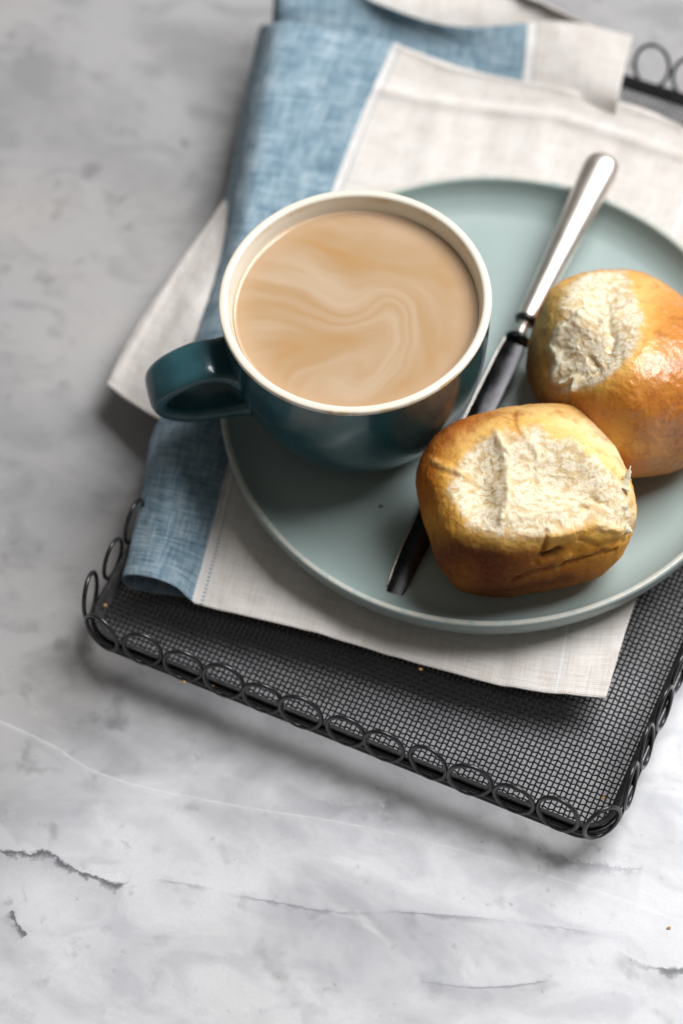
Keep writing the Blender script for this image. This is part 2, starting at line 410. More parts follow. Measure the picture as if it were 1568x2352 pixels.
# ------------------------------------------------------------------ linen
def linen(name, cream=True):
    """UV: u in cm across from the seam (negative = blue band), v in cm along"""
    t = NT(name); v = t.coord('UV', (1, 1, 1))
    s = t.sep(v)
    vs = t.mapp(v, scale=(1, .07, 1)); us = t.mapp(v, scale=(.07, 1, 1))
    warp = t.noise(vs, 9.0, 3, .6); weft = t.noise(us, 9.0, 3, .6)
    cloud = t.noise(v, .9, 4, .6); slub = t.noise(us, 8.5, 4, .75); slub2 = t.noise(vs, 8.0, 4, .75)
    th = t.math('MULTIPLY', t.math('ADD', t.math('SINE', t.math('MULTIPLY', s[0], 2*math.pi/.065)), t.math('SINE', t.math('MULTIPLY', s[1], 2*math.pi/.065))), .5)
    # blue: white warp shot with blue weft
    f = t.math('ADD', t.math('MULTIPLY', t.math('SUBTRACT', slub, .5), .90), t.math('MULTIPLY', t.math('SUBTRACT', slub2, .5), .75))
    f = t.math('ADD', f, t.math('MULTIPLY', t.math('SUBTRACT', cloud, .5), .55))
    f = t.math('ADD', f, t.math('MULTIPLY', th, .16)); f = t.math('ADD', f, .5)
    blue = t.ramp(f, [(.12, (.05, .115, .155)), (.38, (.14, .235, .30)), (.55, (.27, .385, .46)), (.80, (.58, .67, .72))])
    g = t.math('ADD', t.math('MULTIPLY', t.math('SUBTRACT', warp, .5), .8), t.math('MULTIPLY', t.math('SUBTRACT', weft, .5), .8))
    g = t.math('ADD', t.math('ADD', g, .5), t.math('MULTIPLY', t.math('SUBTRACT', cloud, .5), .6))
    cr_ = t.ramp(g, [(.15, (.63, .57, .51)), (.5, (.76, .715, .665)), (.85, (.84, .81, .775))])
    white = (.80, .77, .735)
    edge = t.math('ADD', s[0], t.math('MULTIPLY', t.math('SINE', t.math('MULTIPLY', s[1], 2*math.pi/.16)), .025))
    c = t.mix(t.map(edge, -.02, .02), blue, white)
    c = t.mix(t.map(s[0], .42, .50), c, cr_)
    # dotted hem stitch
    dot = t.math('MULTIPLY', t.map(t.math('SINE', t.math('MULTIPLY', s[1], 2*math.pi/.16)), .1, .6), t.math('MULTIPLY', t.map(s[0], .38, .41), t.map(s[0], .51, .48)))
    c = t.mix(t.math('MULTIPLY', dot, .85), c, (.08, .17, .24))
    # white drawn thread in the cream
    c = t.mix(t.math('MULTIPLY', t.math('MINIMUM', t.map(s[0], 14.55, 14.60), t.map(s[0], 14.70, 14.64)), .8), c, (.88, .88, .88))
    t.set(Base_Color=c, Roughness=.9, Specular_IOR_Level=.15, Sheen_Weight=.15)
    h = t.math('ADD', t.math('MULTIPLY', th, .4), t.math('ADD', warp, weft))
    t.inp(t.b.inputs['Normal'], t.bump(h, .55, .0006))
    return t.m
ML = linen('woven_linen')
NAP = empty('linen_napkin', at(900, 1000, .2), 'folded cream linen napkin with wide blue band, lying in the tray under the plate', 'napkin')

def cloth(name, rows, n, m_, ucol=None, u0=0., amp=.06, ridges=(), seed=1, thick=.05, vflip=1, zoff=0., parent=None, label=None):
    """rows: list of rows of (photo x, photo y, height); grid n x m_; ucol: column index that is the seam (u = 0)"""
    R = np.array([[np.r_[at(x, y, z)] for x, y, z in r] for r in rows])
    G = cr(R, n); G = np.swapaxes(cr(np.swapaxes(G, 0, 1), m_), 0, 1)
    k = R.shape[1]
    du = np.linalg.norm(np.diff(G, axis=1), axis=2); u = np.concatenate([np.zeros((n, 1)), np.cumsum(du, 1)], 1)
    dv = np.linalg.norm(np.diff(G, axis=0), axis=2).mean(1); v = np.r_[0, np.cumsum(dv)]
    if ucol is None: ref = np.zeros(n)
    else: ref = u[:, int(round(ucol/(k-1)*(m_-1)))]
    uv = np.stack([u-ref[:, None]+u0, np.tile(v[:, None], (1, m_))*vflip], -1).reshape(-1, 2)
    P = G.reshape(-1, 3)
    # relief along the surface normal
    gu = np.gradient(G, axis=1); gv = np.gradient(G, axis=0); N = np.cross(gu, gv); N /= np.linalg.norm(N, axis=2)[..., None]+1e-9
    N = N.reshape(-1, 3); N *= np.sign(N[:, 2:3]+1e-6)
    Q3 = np.c_[uv, np.zeros(len(uv))]
    d = amp*fbm(Q3*[1, .6, 1], .30, 3, seed)+amp*.45*fbm(Q3, 1.1, 3, seed+5)
    pp = proj(P)
    for pts, wd, h, sharp in ridges:
        q = pdist(pp, pts, False); d = d+h*np.exp(-(q/wd)**2)
    P = P+N*d[:, None]+[0, 0, zoff]
    i = np.arange(n-1)[:, None]; j = np.arange(m_-1)[None]
    F = np.stack([i*m_+j, i*m_+j+1, (i+1)*m_+j+1, (i+1)*m_+j], -1).reshape(-1, 4).tolist()
    o = build(name, P, F, ML, parent or NAP, uv=uv)
    so = o.modifiers.new('thickness', 'SOLIDIFY'); so.thickness = thick*CM; so.offset = 0
    if label: o['label'] = label
    return o
main_rows = [
 [(428,1372,.10),(300,1352,.12),(289,1324,.75),(345,1326,1.30),(402,1348,.85),(440,1380,.38),(466,1392,.28),(650,1436,.26),(830,1486,.24),(1080,1558,.22),(1240,1590,.24),(1391,1604,.20)],
 [(470,1200,.10),(345,1200,.10),(320,1172,.85),(378,1180,1.50),(445,1196,.95),(488,1206,.36),(514,1210,.27),(700,1262,.25),(880,1310,.25),(1120,1370,.25),(1300,1400,.28),(1456,1392,.22)],
 [(520,1000,.10),(388,995,.10),(362,972,1.10),(420,975,1.75),(490,995,.95),(540,1010,.38),(566,1016,.28),(760,1060,.25),(940,1110,.25),(1180,1170,.25),(1370,1200,.25),(1540,1180,.22)],
 [(425,800,.20),(436,795,.50),(452,782,1.60),(500,780,2.10),(570,800,1.00),(622,808,.42),(650,812,.30),(830,850,.28),(1020,900,.28),(1260,960,.28),(1460,990,.28),(1640,960,.22)],
 [(488,600,.20),(498,598,.60),(520,590,1.80),(560,588,2.40),(630,596,1.30),(700,604,.50),(728,608,.38),(900,640,.32),(1110,690,.32),(1360,750,.32),(1560,770,.30),(1740,740,.22)],
 [(528,412,.40),(536,408,.80),(556,400,2.10),(596,398,2.65),(680,412,1.80),(768,424,.90),(795,428,.80),(980,460,.45),(1190,500,.40),(1440,560,.40),(1640,580,.35),(1840,560,.22)],
 [(562,228,.40),(570,224,.90),(590,215,2.20),(630,210,2.80),(730,225,2.20),(838,246,1.35),(864,252,1.20),(1060,275,.80),(1260,305,.70),(1500,375,.60),(1700,420,.50),(1900,440,.30)],
 [(598,60,.60),(605,58,1.10),(622,54,2.40),(660,50,2.90),(770,68,2.50),(905,100,1.80),(932,112,1.75),(1100,168,1.35),(1290,205,1.20),(1470,250,1.05),(1640,320,.80),(1900,350,.5)],
]
cr_ridge = ([(860,205),(1000,238),(1160,258),(1290,272),(1420,315),(1568,362)], 14, .13, 0)
cloth('main_sheet', main_rows, 230, 250, ucol=5, amp=.11, ridges=[cr_ridge, ([(914,108),(1040,160),(1200,186),(1415,238),(1568,292)], 9, .10, 0), ([(1010,250),(960,420)],30,.13,0), ([(1120,270),(1090,430)],24,-.10,0), ([(1240,300),(1240,440)],26,.10,0), ([(1420,340),(1400,440)],26,-.10,0), ([(700,1270),(730,1450)],30,.07,0), ([(905,1400),(890,1510)],20,-.06,0), ([(1180,1400),(1150,1580)],20,-.07,0), ([(1340,1420),(1300,1600)],22,.07,0)], seed=2)
cloth('upper_fold', [
 [(640,190,.5),(655,180,1.0),(760,190,.9),(880,210,.6),(1040,245,.4),(1196,265,.4),(1226,268,.4),(1320,280,.4),(1412,290,.4)],
 [(628,100,.8),(645,92,1.6),(760,95,1.5),(880,120,1.0),(1040,165,.75),(1202,182,.9),(1232,184,1.0),(1330,200,1.35),(1420,226,1.6)],
 [(628,10,1.2),(648,5,2.6),(760,10,2.3),(880,45,1.7),(1040,105,1.2),(1208,115,1.4),(1240,118,1.45),(1340,125,1.8),(1436,150,1.85)],
 [(640,-60,1.2),(665,-70,2.8),(760,-50,2.7),(880,12,2.4),(1040,60,1.9),(1213,53,1.8),(1246,50,1.85),(1330,55,2.0),(1452,84,2.1)]],
 110, 150, ucol=5, amp=.07, seed=4)
cloth('back_fold', [
 [(790,190,.2),(950,200,.2),(1130,210,.2),(1280,200,.2),(1400,190,.2)],
 [(800,90,.9),(950,100,.6),(1130,110,.5),(1290,100,.7),(1395,85,1.0)],
 [(810,0,1.7),(950,10,1.4),(1120,20,1.3),(1250,20,1.4),(1348,55,1.5)],
 [(820,-90,2.2),(930,-80,1.8),(1050,-70,1.6),(1140,-40,1.8),(1212,-4,1.9)]],
 60, 80, u0=3, amp=.10, seed=7)
cloth('side_flap', [
 [(245,884,.20),(300,925,.45),(375,968,.9),(470,1000,.6)],
 [(300,775,.25),(350,800,.60),(425,850,1.1),(500,880,.6)],
 [(388,640,.30),(420,660,.7),(470,690,1.2),(540,720,.6)],
 [(460,545,.35),(480,555,.8),(520,580,1.2),(560,600,.6)],
 [(517,460,.4),(530,470,.8),(560,480,1.2),(590,500,.6)]],
 90, 60, u0=3, amp=.09, seed=9, ridges=[([(262,868),(398,640),(520,452)],7,.07,0), ([(330,890),(440,700)],24,.08,0)])

# ------------------------------------------------------------------ plate
def glaze(name, base, speck, rough=.38, edge=None):
    t = NT(name); v = t.coord('Object')
    n1 = t.noise(v, .35, 3); n2 = t.noise(v, 9, 4, .7)
    c = t.mix(t.map(n1, .35, .65, 0, .35), base, tuple(min(1, q*1.12) for q in base))
    c = t.mix(t.map(n2, .66, .76, 0, .35), c, speck)
    if edge:
        at_ = t.n('ShaderNodeAttribute', attribute_name='edge')
        e = t.math('MULTIPLY', at_.outputs['Fac'], t.map(t.noise(v, 2.3, 4, .7), .30, .55))
        c = t.mix(e, c, edge)
    t.set(Base_Color=c, Roughness=t.map(n2, .2, .8, rough-.04, rough+.06), Specular_IOR_Level=.5)
    t.inp(t.b.inputs['Normal'], t.bump(n1, .15, .001)); return t
PC = np.array([6.1848, 0.0, 0.30]); PR = 10.706; PZ = 2.0
prof = [(0,.30),(5.9,.30),(6.0,0),(6.5,0),(6.8,.16),(8.8,.24),(9.9,.36),(10.45,.66),(10.66,1.10),(10.73,1.52),(10.74,1.70),(10.68,1.79),(10.58,1.80),(10.46,1.74),(10.30,1.45),(10.05,1.15),(9.6,.86),(9.0,.72),(7.5,.66),(4,.64),(0,.64)]
dense = cr(prof, 140)
V_, F_ = lathe(dense, 220, (PC[0], PC[1], PC[2]))
PL_ = empty('plate', PC, 'round sage green stoneware plate with a raised rim carrying cup, knife and buns', 'plate')
e = .75*np.exp(-((V_[:, 2]-PC[2]-1.80)/.022)**2)+.35*np.exp(-((V_[:, 2]-PC[2]-.95)/.10)**2)*(np.hypot(V_[:, 0]-PC[0], V_[:, 1]-PC[1]) > 10.4)
e2 = np.tile(e[:, None], (1, 3))
gp = glaze('sage_glaze', (.34, .425, .405), (.26, .33, .31), .34, (.60, .56, .47)); gp.b.inputs['Coat Weight'].default_value = .25; gp.b.inputs['Coat Roughness'].default_value = .22
build('dish', V_, F_, gp.m, PL_, col={'edge': e2})
FLOOR = PC[2]+.66

# ------------------------------------------------------------------ cup and coffee
CX, CY = 1.0853, .4292; CB = FLOOR
CUP = empty('coffee_cup', (CX, CY, CB), 'wide teal cup with cream lining and rim, on the left of the plate', 'cup')
t = NT('teal_glaze'); v = t.coord('Object'); n1 = t.noise(v, .5, 3); n2 = t.noise(v, 7, 4, .7)
c = t.mix(t.map(n1, .35, .65), (.016, .066, .082), (.028, .100, .118)); c = t.mix(t.map(n2, .70, .8, 0, .5), c, (.05, .15, .16))
t.set(Base_Color=c, Roughness=.20, Coat_Weight=.35, Coat_Roughness=.05); t.inp(t.b.inputs['Normal'], t.bump(n1, .1, .001)); MT = t.m
t = NT('cream_glaze'); v = t.coord('Object'); n1 = t.noise(v, .9, 4, .6)
at_ = t.n('ShaderNodeAttribute', attribute_name='edge')
c = t.mix(t.math('MULTIPLY', at_.outputs['Fac'], t.map(n1, .44, .62, .1, .9)), (.86, .80, .68), (.62, .42, .19))
t.set(Base_Color=c, Roughness=.22, Coat_Weight=.4, Coat_Roughness=.08); MC = t.m
TOP = 8.30-CB
outer = [(0,.25),(2.5,.25),(2.65,0),(3.05,0),(3.2,.2),(3.65,.7),(4.25,1.6),(4.70,2.8),(4.98,4.2),(5.10,5.6),(5.14,TOP-.5),(5.15,TOP-.22)]
V_, F_ = lathe(cr(outer, 90), 180, (CX, CY, CB)); build('cup_body', V_, F_, MT, CUP)
inner = [(5.151,TOP-.222),(5.17,TOP-.12),(5.13,TOP-.03),(5.02,TOP),(4.92,TOP-.01),(4.84,TOP-.07),(4.80,TOP-.20),(4.72,TOP-.5),(4.60,TOP-1.2),(4.45,TOP-2.4),(4.1,TOP-4),(3.3,1.3),(2,.7),(0,.6)]
V_, F_ = lathe(cr(inner, 110), 180, (CX, CY, CB))
r_ = np.hypot(V_[:, 0]-CX, V_[:, 1]-CY); e = np.exp(-((r_-5.16)/.05)**2)*(V_[:, 2] > CB+TOP-.3)+.5*np.exp(-((r_-4.80)/.05)**2)*(V_[:, 2] > CB+TOP-.3)
build('cream_lining', V_, F_, MC, CUP, col={'edge': np.tile(np.clip(e, 0, 1)[:, None], (1, 3))})
# strap handle
ha = math.radians(191); Hd = np.array([math.cos(ha), math.sin(ha), 0])
hp = cr([(4.75,5.1),(5.35,5.42),(6.2,5.62),(7.25,5.30),(7.86,4.80),(8.0,4.25),(7.65,3.65),(6.8,3.2),(5.8,3.0),(5.0,2.95),(4.4,3.0)], 60)
P_ = np.array([[CX, CY, CB]]+0*hp[:, :1])+hp[:, :1]*Hd+np.c_[np.zeros((60, 2)), hp[:, 1]-.15]
th = np.linspace(0, 2*math.pi, 25)[:-1]
sup = np.stack([np.sign(np.cos(th))*np.abs(np.cos(th))**.55*1.0, np.sign(np.sin(th))*np.abs(np.sin(th))**.7*.36], 1)
scl = np.ones((60, 2)); tt = np.linspace(0, 1, 60); scl[:, 0] = 1+.25*np.exp(-(tt/.08)**2)+.15*np.exp(-((1-tt)/.08)**2)-.12*np.sin(tt*math.pi)
scl[:, 1] = 1+.5*np.exp(-(tt/.07)**2)+.5*np.exp(-((1-tt)/.07)**2)
P3, T3, _, _ = frames(P_); S3 = np.cross(Hd, (0, 0, 1)); N3 = np.cross(S3, T3)
V_ = P_[:, None]+S3[None, None]*(sup[None, :, :1]*scl[:, None, :1])+N3[:, None]*(sup[None, :, 1:]*scl[:, None, 1:])
V_ = V_.reshape(-1, 3); k = 24; i = np.arange(59)[:, None]; j = np.arange(k)[None]
F_ = np.stack([i*k+j, i*k+(j+1) % k, (i+1)*k+(j+1) % k, (i+1)*k+j], -1).reshape(-1, 4).tolist()
build('handle', V_, F_, MT, CUP)

def coffee_mat():
    t = NT('milky_coffee'); v = t.coord('Object')
    dn = t.noise(v, .28, 2, .5, 0, True); vm = t.n('ShaderNodeVectorMath', operation='MULTIPLY_ADD')
    t.l(dn, vm.inputs[0]); vm.inputs[1].default_value = (1.6, 1.6, 0); t.l(v, vm.inputs[2]); p = vm.outputs[0]
    def swirl(p, cx, cy, turns, fall):
        q = t.n('ShaderNodeVectorMath', operation='DISTANCE'); t.l(p, q.inputs[0]); q.inputs[1].default_value = (cx, cy, 0)
        a = t.math('MULTIPLY', t.math('EXPONENT', t.math('MULTIPLY', q.outputs['Value'], -1/fall)), turns)
        r = t.n('ShaderNodeVectorRotate', rotation_type='Z_AXIS'); t.l(p, r.inputs['Vector']); r.inputs['Center'].default_value = (cx, cy, 0); t.l(a, r.inputs['Angle'])
        return r.outputs[0]
    p = swirl(p, 1.3, .8, -2.2, 1.5); p = swirl(p, -.25, -1.6, 5.0, 2.6)
    s1 = t.mapp(p, scale=(.26, .85, 1), rot=(0, 0, .5))
    a = t.noise(s1, .62, 2, .4, .25); b = t.noise(s1, 1.5, 2, .45, .3)
    f = t.math('ADD', t.math('MULTIPLY', a, .68), t.math('MULTIPLY', b, .32))
    c = t.ramp(f, [(.32, (.47, .265, .105)), (.43, (.475, .31, .165)), (.52, (.50, .345, .21)), (.62, (.53, .39, .255)), (.74, (.57, .43, .30))])
    q = t.n('ShaderNodeVectorMath', operation='LENGTH'); t.l(v, q.inputs[0])
    c = t.mix(t.map(q.outputs['Value'], 3.6, 4.5, 0, .65), c, (.52, .35, .21))
    c = t.mix(t.map(q.outputs['Value'], 4.50, 4.62, 0, .8), c, (.68, .50, .33))
    t.set(Base_Color=c, Roughness=.13, Subsurface_Weight=.15, Subsurface_Radius=(.004, .003, .002), Specular_IOR_Level=.35); return t.m
cz = 8.30-.80
V_, F_ = lathe([(0, 0), (2, 0), (4, 0), (4.50, .005), (4.61, .03), (4.67, .08), (4.66, .03), (4.64, -.1), (4.5, -.5), (0, -.5)], 140, (CX, CY, cz))
o = build('coffee', V_, F_, coffee_mat(), origin=(CX, CY, cz)); tag(o, 'milky coffee with pale swirls filling the teal cup', 'coffee')

# ------------------------------------------------------------------ knife
t = NT('worn_silver'); v = t.coord('Object'); n1 = t.noise(v, 1.2, 5, .65); n2 = t.noise(t.mapp(v, scale=(1, 1, 1)), 9, 4, .7)
c = t.mix(t.map(n1, .45, .75, 0, .6), (.88, .82, .75), (.60, .50, .40)); t.set(Base_Color=c, Metallic=1.0, Roughness=t.map(n1, .3, .7, .34, .46)); MS = t.m
t = NT('dark_steel'); v = t.coord('Object'); n1 = t.noise(v, 1.0, 5, .65)
c = t.mix(t.map(n1, .4, .7), (.04, .039, .041), (.08, .078, .08)); t.set(Base_Color=c, Metallic=1.0, Roughness=t.map(n1, .3, .7, .24, .36)); MK = t.m
tip = at(887, 1394, FLOOR+.1); butt = at(1393, 362, 3.05)
KL = np.linalg.norm(butt-tip); Kd = (butt-tip)/KL
Ks = np.cross(Kd, (0, 0, 1)); Ks /= np.linalg.norm(Ks); Kn = np.cross(Ks, Kd)
KN = empty('table_knife', tip, 'table knife with silver handle and dark blade, leaning on the plate between cup and buns', 'knife')
bol = at(1196, 744, 2.0); kb = float((bol-tip)@Kd)          # distance of collar from the tip
def kn(s, a, b): return tip+Kd*s+Ks*a+Kn*b
def ksweep(st, prof):                                       # st: (s, width, height, centre height)
    V = []; k = len(prof)
    for s, wa, hb, ch in st:
        for a, b in prof: V.append(kn(s, a*wa, b*hb+ch))
    n = len(st); i = np.arange(n-1)[:, None]; j = np.arange(k)[None]
    F = np.stack([i*k+j, i*k+(j+1) % k, (i+1)*k+(j+1) % k, (i+1)*k+j], -1).reshape(-1, 4).tolist()
    F.append(list(range(k))[::-1]); F.append([(n-1)*k+q for q in range(k)]); return V, F
hl = KL-kb
st = [(0, .42, .38), (.02, .44, .40), (.25, .50, .44), (.5, .60, .50), (.75, .71, .55), (.88, .765, .57), (.93, .75, .56), (.965, .67, .50), (.985, .51, .38), (.996, .28, .2), (1, .03, .03)]
st = [(kb+.18+(hl-.18)*a, b, c_, .1) for a, b, c_ in cr(st, 70)]
V_, F_ = ksweep(st, circ(1, 28)); build('handle', V_, F_, MS, KN)
V_, F_ = ksweep([(kb-.10, .3, .3, .1), (kb-.07, .46, .44, .1), (kb+.02, .50, .48, .1), (kb+.10, .46, .44, .1), (kb+.16, .40, .38, .1), (kb+.2, .3, .3, .1)], circ(1, 28)); build('collar', V_, F_, MK, KN)
V_, F_ = ksweep([(kb-.95, .10, .12, .0), (kb-.8, .22, .20, .05), (kb-.6, .26, .25, .08), (kb-.4, .20, .2, .1), (kb-.2, .22, .22, .1), (kb-.05, .30, .3, .1)], circ(1, 20)); build('neck', V_, F_, MS, KN)
# blade: flat, spine on the left, rounded tip
bs = kb-.78; V_ = []; ns = 60; EV = []
for q in range(ns+1):
    x = q/ns; s = bs*x
    wl = .51*(1-(1-min(x/.07, 1))**2.2)**.5; wr = .51*(1-(1-min(x/.22, 1))**2.0)**.5
    sh = np.clip((x-.93)/.07, 0, 1); wl *= 1-.12*sh; wr = wr*(1-.10*sh); ts = 1-.22*np.clip(1-x/.3, 0, 1); wl *= ts; wr *= ts
    if x < .001: wl = wr = .03
    for a, b in ((-1, .00), (-.93, .045), (0, .040), (.9, .022), (1, .0), (.9, -.02), (0, -.03), (-.93, -.04)):
        V_.append(kn(s, (a*wr if a < 0 else a*wl)-.02, b))
k = 8; i = np.arange(ns)[:, None]; j = np.arange(k)[None]
F_ = np.stack([i*k+j, i*k+(j+1) % k, (i+1)*k+(j+1) % k, (i+1)*k+j], -1).reshape(-1, 4).tolist(); F_.append(list(range(k))); F_.append([ns*k+q for q in range(k)])
build('blade', V_, F_, MK, KN)
EP = [V_[q*8]+Kn*.035-Ks*.0 for q in range(4, ns+1)]  # bright glint of the blade's lit edge, put in as a silver bead
V_, F_ = sweep(EP, circ(.034, 6)); build('lit_edge', V_, F_, MS, KN)
V_, F_ = ksweep([(bs-.30, .50, .05, .02), (bs-.15, .52, .15, .04), (bs, .50, .26, .06), (bs+.12, .34, .26, .06), (bs+.22, .2, .2, .06)], circ(1, 24)); build('bolster', V_, F_, MK, KN)

# ------------------------------------------------------------------ buns
def bun_mat():
    t = NT('baked_bun'); v = t.coord('Object')
    a = t.n('ShaderNodeAttribute', attribute_name='bake'); g = t.n('ShaderNodeAttribute', attribute_name='gloss')
    s = t.sep(g.outputs['Vector'])
    n1 = t.noise(v, 4, 5, .7); n2 = t.noise(v, 16, 4, .7)
    c = t.mix(t.math('MULTIPLY', t.map(n2, .55, .72, 0, .4), s[0]), a.outputs['Color'], (.30, .12, .03))
    n3 = t.noise(v, 1.6, 5, .65)
    c = t.mix(t.math('MULTIPLY', t.map(n1, .58, .38, 0, .04), s[0]), c, (.86, .62, .26))
    c = t.mix(t.math('MULTIPLY', t.map(n3, .48, .68, 0, .60), s[0]), c, t.mix(1.0, c, (.62, .40, .24), 'MULTIPLY'))
    crumb = s[1]
    rough = t.math('ADD', t.map(s[2], 0, .6, .72, .36), t.math('MULTIPLY', t.math('SUBTRACT', n1, .5), .2))
    t.set(Base_Color=c, Roughness=rough, Specular_IOR_Level=t.map(s[2], 0, .6, .22, .5), Coat_Weight=t.math('MULTIPLY', s[2], .7), Coat_Roughness=.07, Coat_IOR=1.7, Subsurface_Weight=t.map(crumb, 0, 1, .05, .35), Subsurface_Radius=(.006, .0035, .0015), Subsurface_Scale=1.0)
    h = t.math('ADD', t.math('MULTIPLY', n1, t.map(crumb, 0, 1, .5, .9)), t.math('MULTIPLY', n2, t.map(crumb, 0, 1, .35, 1.0)))
    b = t.bump(h, .6, .0005); t.inp(t.b.inputs['Normal'], b); t.inp(t.b.inputs['Coat Normal'], t.bump(n3, .7, .0011, t.bump(t.math('ADD', n1, t.math('MULTIPLY', n2, .4)), .5, .00025)))
    return t.m
MBUN = bun_mat()
def cube_sphere(n):
    g = np.tan(np.linspace(-1, 1, n+1)*math.pi/4); A, B = np.meshgrid(g, g); o = np.ones_like(A)
    faces = [(A, B, o), (-A, B, -o), (o, A, B), (-o, -A, B), (-A, o, B), (A, -o, B)]
    V = np.concatenate([np.stack(f, -1).reshape(-1, 3) for f in faces]); F = []
    i = np.arange(n)[:, None]; j = np.arange(n)[None]; m_ = n+1
    f = np.stack([i*m_+j, i*m_+j+1, (i+1)*m_+j+1, (i+1)*m_+j], -1).reshape(-1, 4)
    F = np.concatenate([f+k*m_*m_ for k in range(6)])
    V /= np.linalg.norm(V, axis=1)[:, None]
    key = np.round(V*1e5).astype(np.int64); _, idx, inv = np.unique(key, axis=0, return_index=True, return_inverse=True)
    return V[idx], inv.ravel()[F]
def vnormals(V, F):
    a = V[F]; fn = np.cross(a[:, 2]-a[:, 0], a[:, 3]-a[:, 1]); N = np.zeros_like(V)
    for k in range(4): np.add.at(N, F[:, k], fn)
    return N/(np.linalg.norm(N, axis=1)[:, None]+1e-12)
def rotm(rx, ry, rz):
    return np.array((Matrix.Rotation(rz, 3, 'Z') @ Matrix.Rotation(ry, 3, 'Y') @ Matrix.Rotation(rx, 3, 'X')))
def gauss(Q, x, y, rx, ry, ang=0):
    d = Q-[x, y]; c_, s_ = math.cos(math.radians(ang)), math.sin(math.radians(ang))
    a = d[:, 0]*c_+d[:, 1]*s_; b = -d[:, 0]*s_+d[:, 1]*c_
    return np.exp(-(a/rx)**2-(b/ry)**2)
def lerp(c, col, w): return c+(np.asarray(col)-c)*np.clip(w, 0, 1)[:, None]

def make_bun(centre, size, rot, e, shape, crumb, blobs, feats, seed, name_label, dents=(), fray=None, n=170, floor=FLOOR, cr_dep=.18, gloss=()):
    D, F = cube_sphere(n)
    r = (np.abs(D)**e).sum(1)**(-1/e)
    L = D*r[:, None]*size
    L = shape(L, D)
    L = L+D*(.22*fbm(D*size, .24, 3, seed)+.09*fbm(D*size, .8, 3, seed+3))[:, None]
    V = L@np.array(rot).T+centre
    N = vnormals(V, F)
    if ((V-centre)*N).sum() < 0: F = F[:, ::-1]; N = -N
    Q = proj(V); view = CAM-V; view /= np.linalg.norm(view, axis=1)[:, None]
    face = sst(-.05, .12, (N*view).sum(1))
    wob = -9+17*fbm(V, 1.1, 4, seed+9)+5*noise(V, 6, seed+2)
    sd = pdist(Q+0, crumb)+wob
    cm = sst(7, -9, sd)*face
    # relief
    dp = -cr_dep*sst(0, -70, sd)*face
    for x, y, rx, ry, ang, h in dents: dp += h*gauss(Q, x, y, rx, ry, ang)*face
    if fray: dp += gauss(Q, *fray[:5])*face*fray[5]*fbm(V, 2.6, 4, seed+50)
    lip = np.exp(-((sd+2)/7.0)**2)*face*(.5+.5*noise(V, 2.2, seed+1))
    dp += .03*lip
    wp = V+.22*np.stack([noise(V, 1.4, 5), noise(V, 1.4, 6), noise(V, 1.4, 8)], 1)
    w1 = np.exp(-(noise(wp*[.8, 1.5, 1.4], 1.7, seed+4)/.11)**2); w2 = np.exp(-(noise(wp*[.8, 1.4, 1.4], 3.6, seed+5)/.13)**2); w3 = np.exp(-(noise(wp, 7.0, seed+6)/.2)**2)
    web = .5*w1+.35*w2+.15*w3
    hol = np.clip(fbm(wp, 1.3, 3, seed+7)-.02, 0, 1)
    w4 = np.exp(-(noise(wp*[.9, 1.2, 1.2], 11.0, seed+8)/.25)**2)
    p1 = np.clip(noise(wp*[.8, 1.3, 1.3], 2.4, seed+11)-.12, 0, 1); p2 = np.clip(noise(wp*[.8, 1.2, 1.2], 4.6, seed+12)-.10, 0, 1); p3 = np.clip(noise(wp, 8.5, seed+13)-.05, 0, 1)
    por = 1.4*p1+1.1*p2+.8*p3
    web = .4*w2+.6*w3
    hgt = .05*fbm(wp, .8, 2, seed+14)-.040*p1-.026*p2-.014*p3+.008*w3+.008*w2
    dp += cm*hgt
    dp += (1-cm)*(.035*fbm(V, 1.0, 4, seed+8, True)+.014*fbm(V, 3.0, 3, seed+18, True)-.03*np.clip(noise(V, 5.5, seed+19)-.45, 0, 1)+.006*noise(V, 11, seed))
    col = np.tile(np.array([[.66, .295, .045]]), (len(V), 1))
    col = lerp(col, (.45, .155, .02), sst(-.1, .8, fbm(V, .35, 4, seed+12)))
    col = col*[.96, .78, .55]
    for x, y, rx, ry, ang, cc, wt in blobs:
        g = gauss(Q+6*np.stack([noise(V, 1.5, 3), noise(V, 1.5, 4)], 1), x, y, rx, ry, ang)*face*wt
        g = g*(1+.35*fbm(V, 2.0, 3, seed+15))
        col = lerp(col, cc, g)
    # pale to yellow band at the torn edge
    yb = sst(48, 0, sd)*(1-cm)*face
    col = lerp(col, (.84, .60, .22), yb*(.65+.35*fbm(V, 1.2, 3, seed+20)))
    kk = np.clip(1.15-col[:, 2:3]/.40, 0, 1); col = col*(1-kk*(1-np.array([1.0, .84, .48])))
    crumbc = lerp(np.tile(np.array([[.86, .775, .59]]), (len(V), 1)), (.68, .52, .29), np.clip(.10-.22*web+1.7*por+.25*hol, 0, 1))  # shade of pores and hollows painted in tan, fibre highlights in cream
    cmc = sst(12, -10, sd+8*fbm(V, 3, 3, seed+60))*face; col = col*(1-cmc[:, None])+crumbc*cmc[:, None]
    for pts, wd, h, cc, wt, wobf in feats:
        q = pdist(Q+wobf*np.stack([fbm(V, 2.2, 3, 31), fbm(V, 2.2, 3, 37)], 1), pts, False)
        g = np.exp(-(q/wd)**2)*face; dp += h*g*(1+.3*noise(V, 4, 3))
        if cc is not None: col = lerp(col, cc, g*wt)
    gl = np.zeros(len(V))
    for x, y, rx, ry, ang, wt in gloss: gl = np.maximum(gl, gauss(Q, x, y, rx, ry, ang)*wt*face)
    V = V+N*dp[:, None]
    V[:, 2] = np.where(V[:, 2] < floor+.03, floor+.03+(V[:, 2]-floor-.03)*.02, V[:, 2])
    base = np.array([centre[0], centre[1], floor])
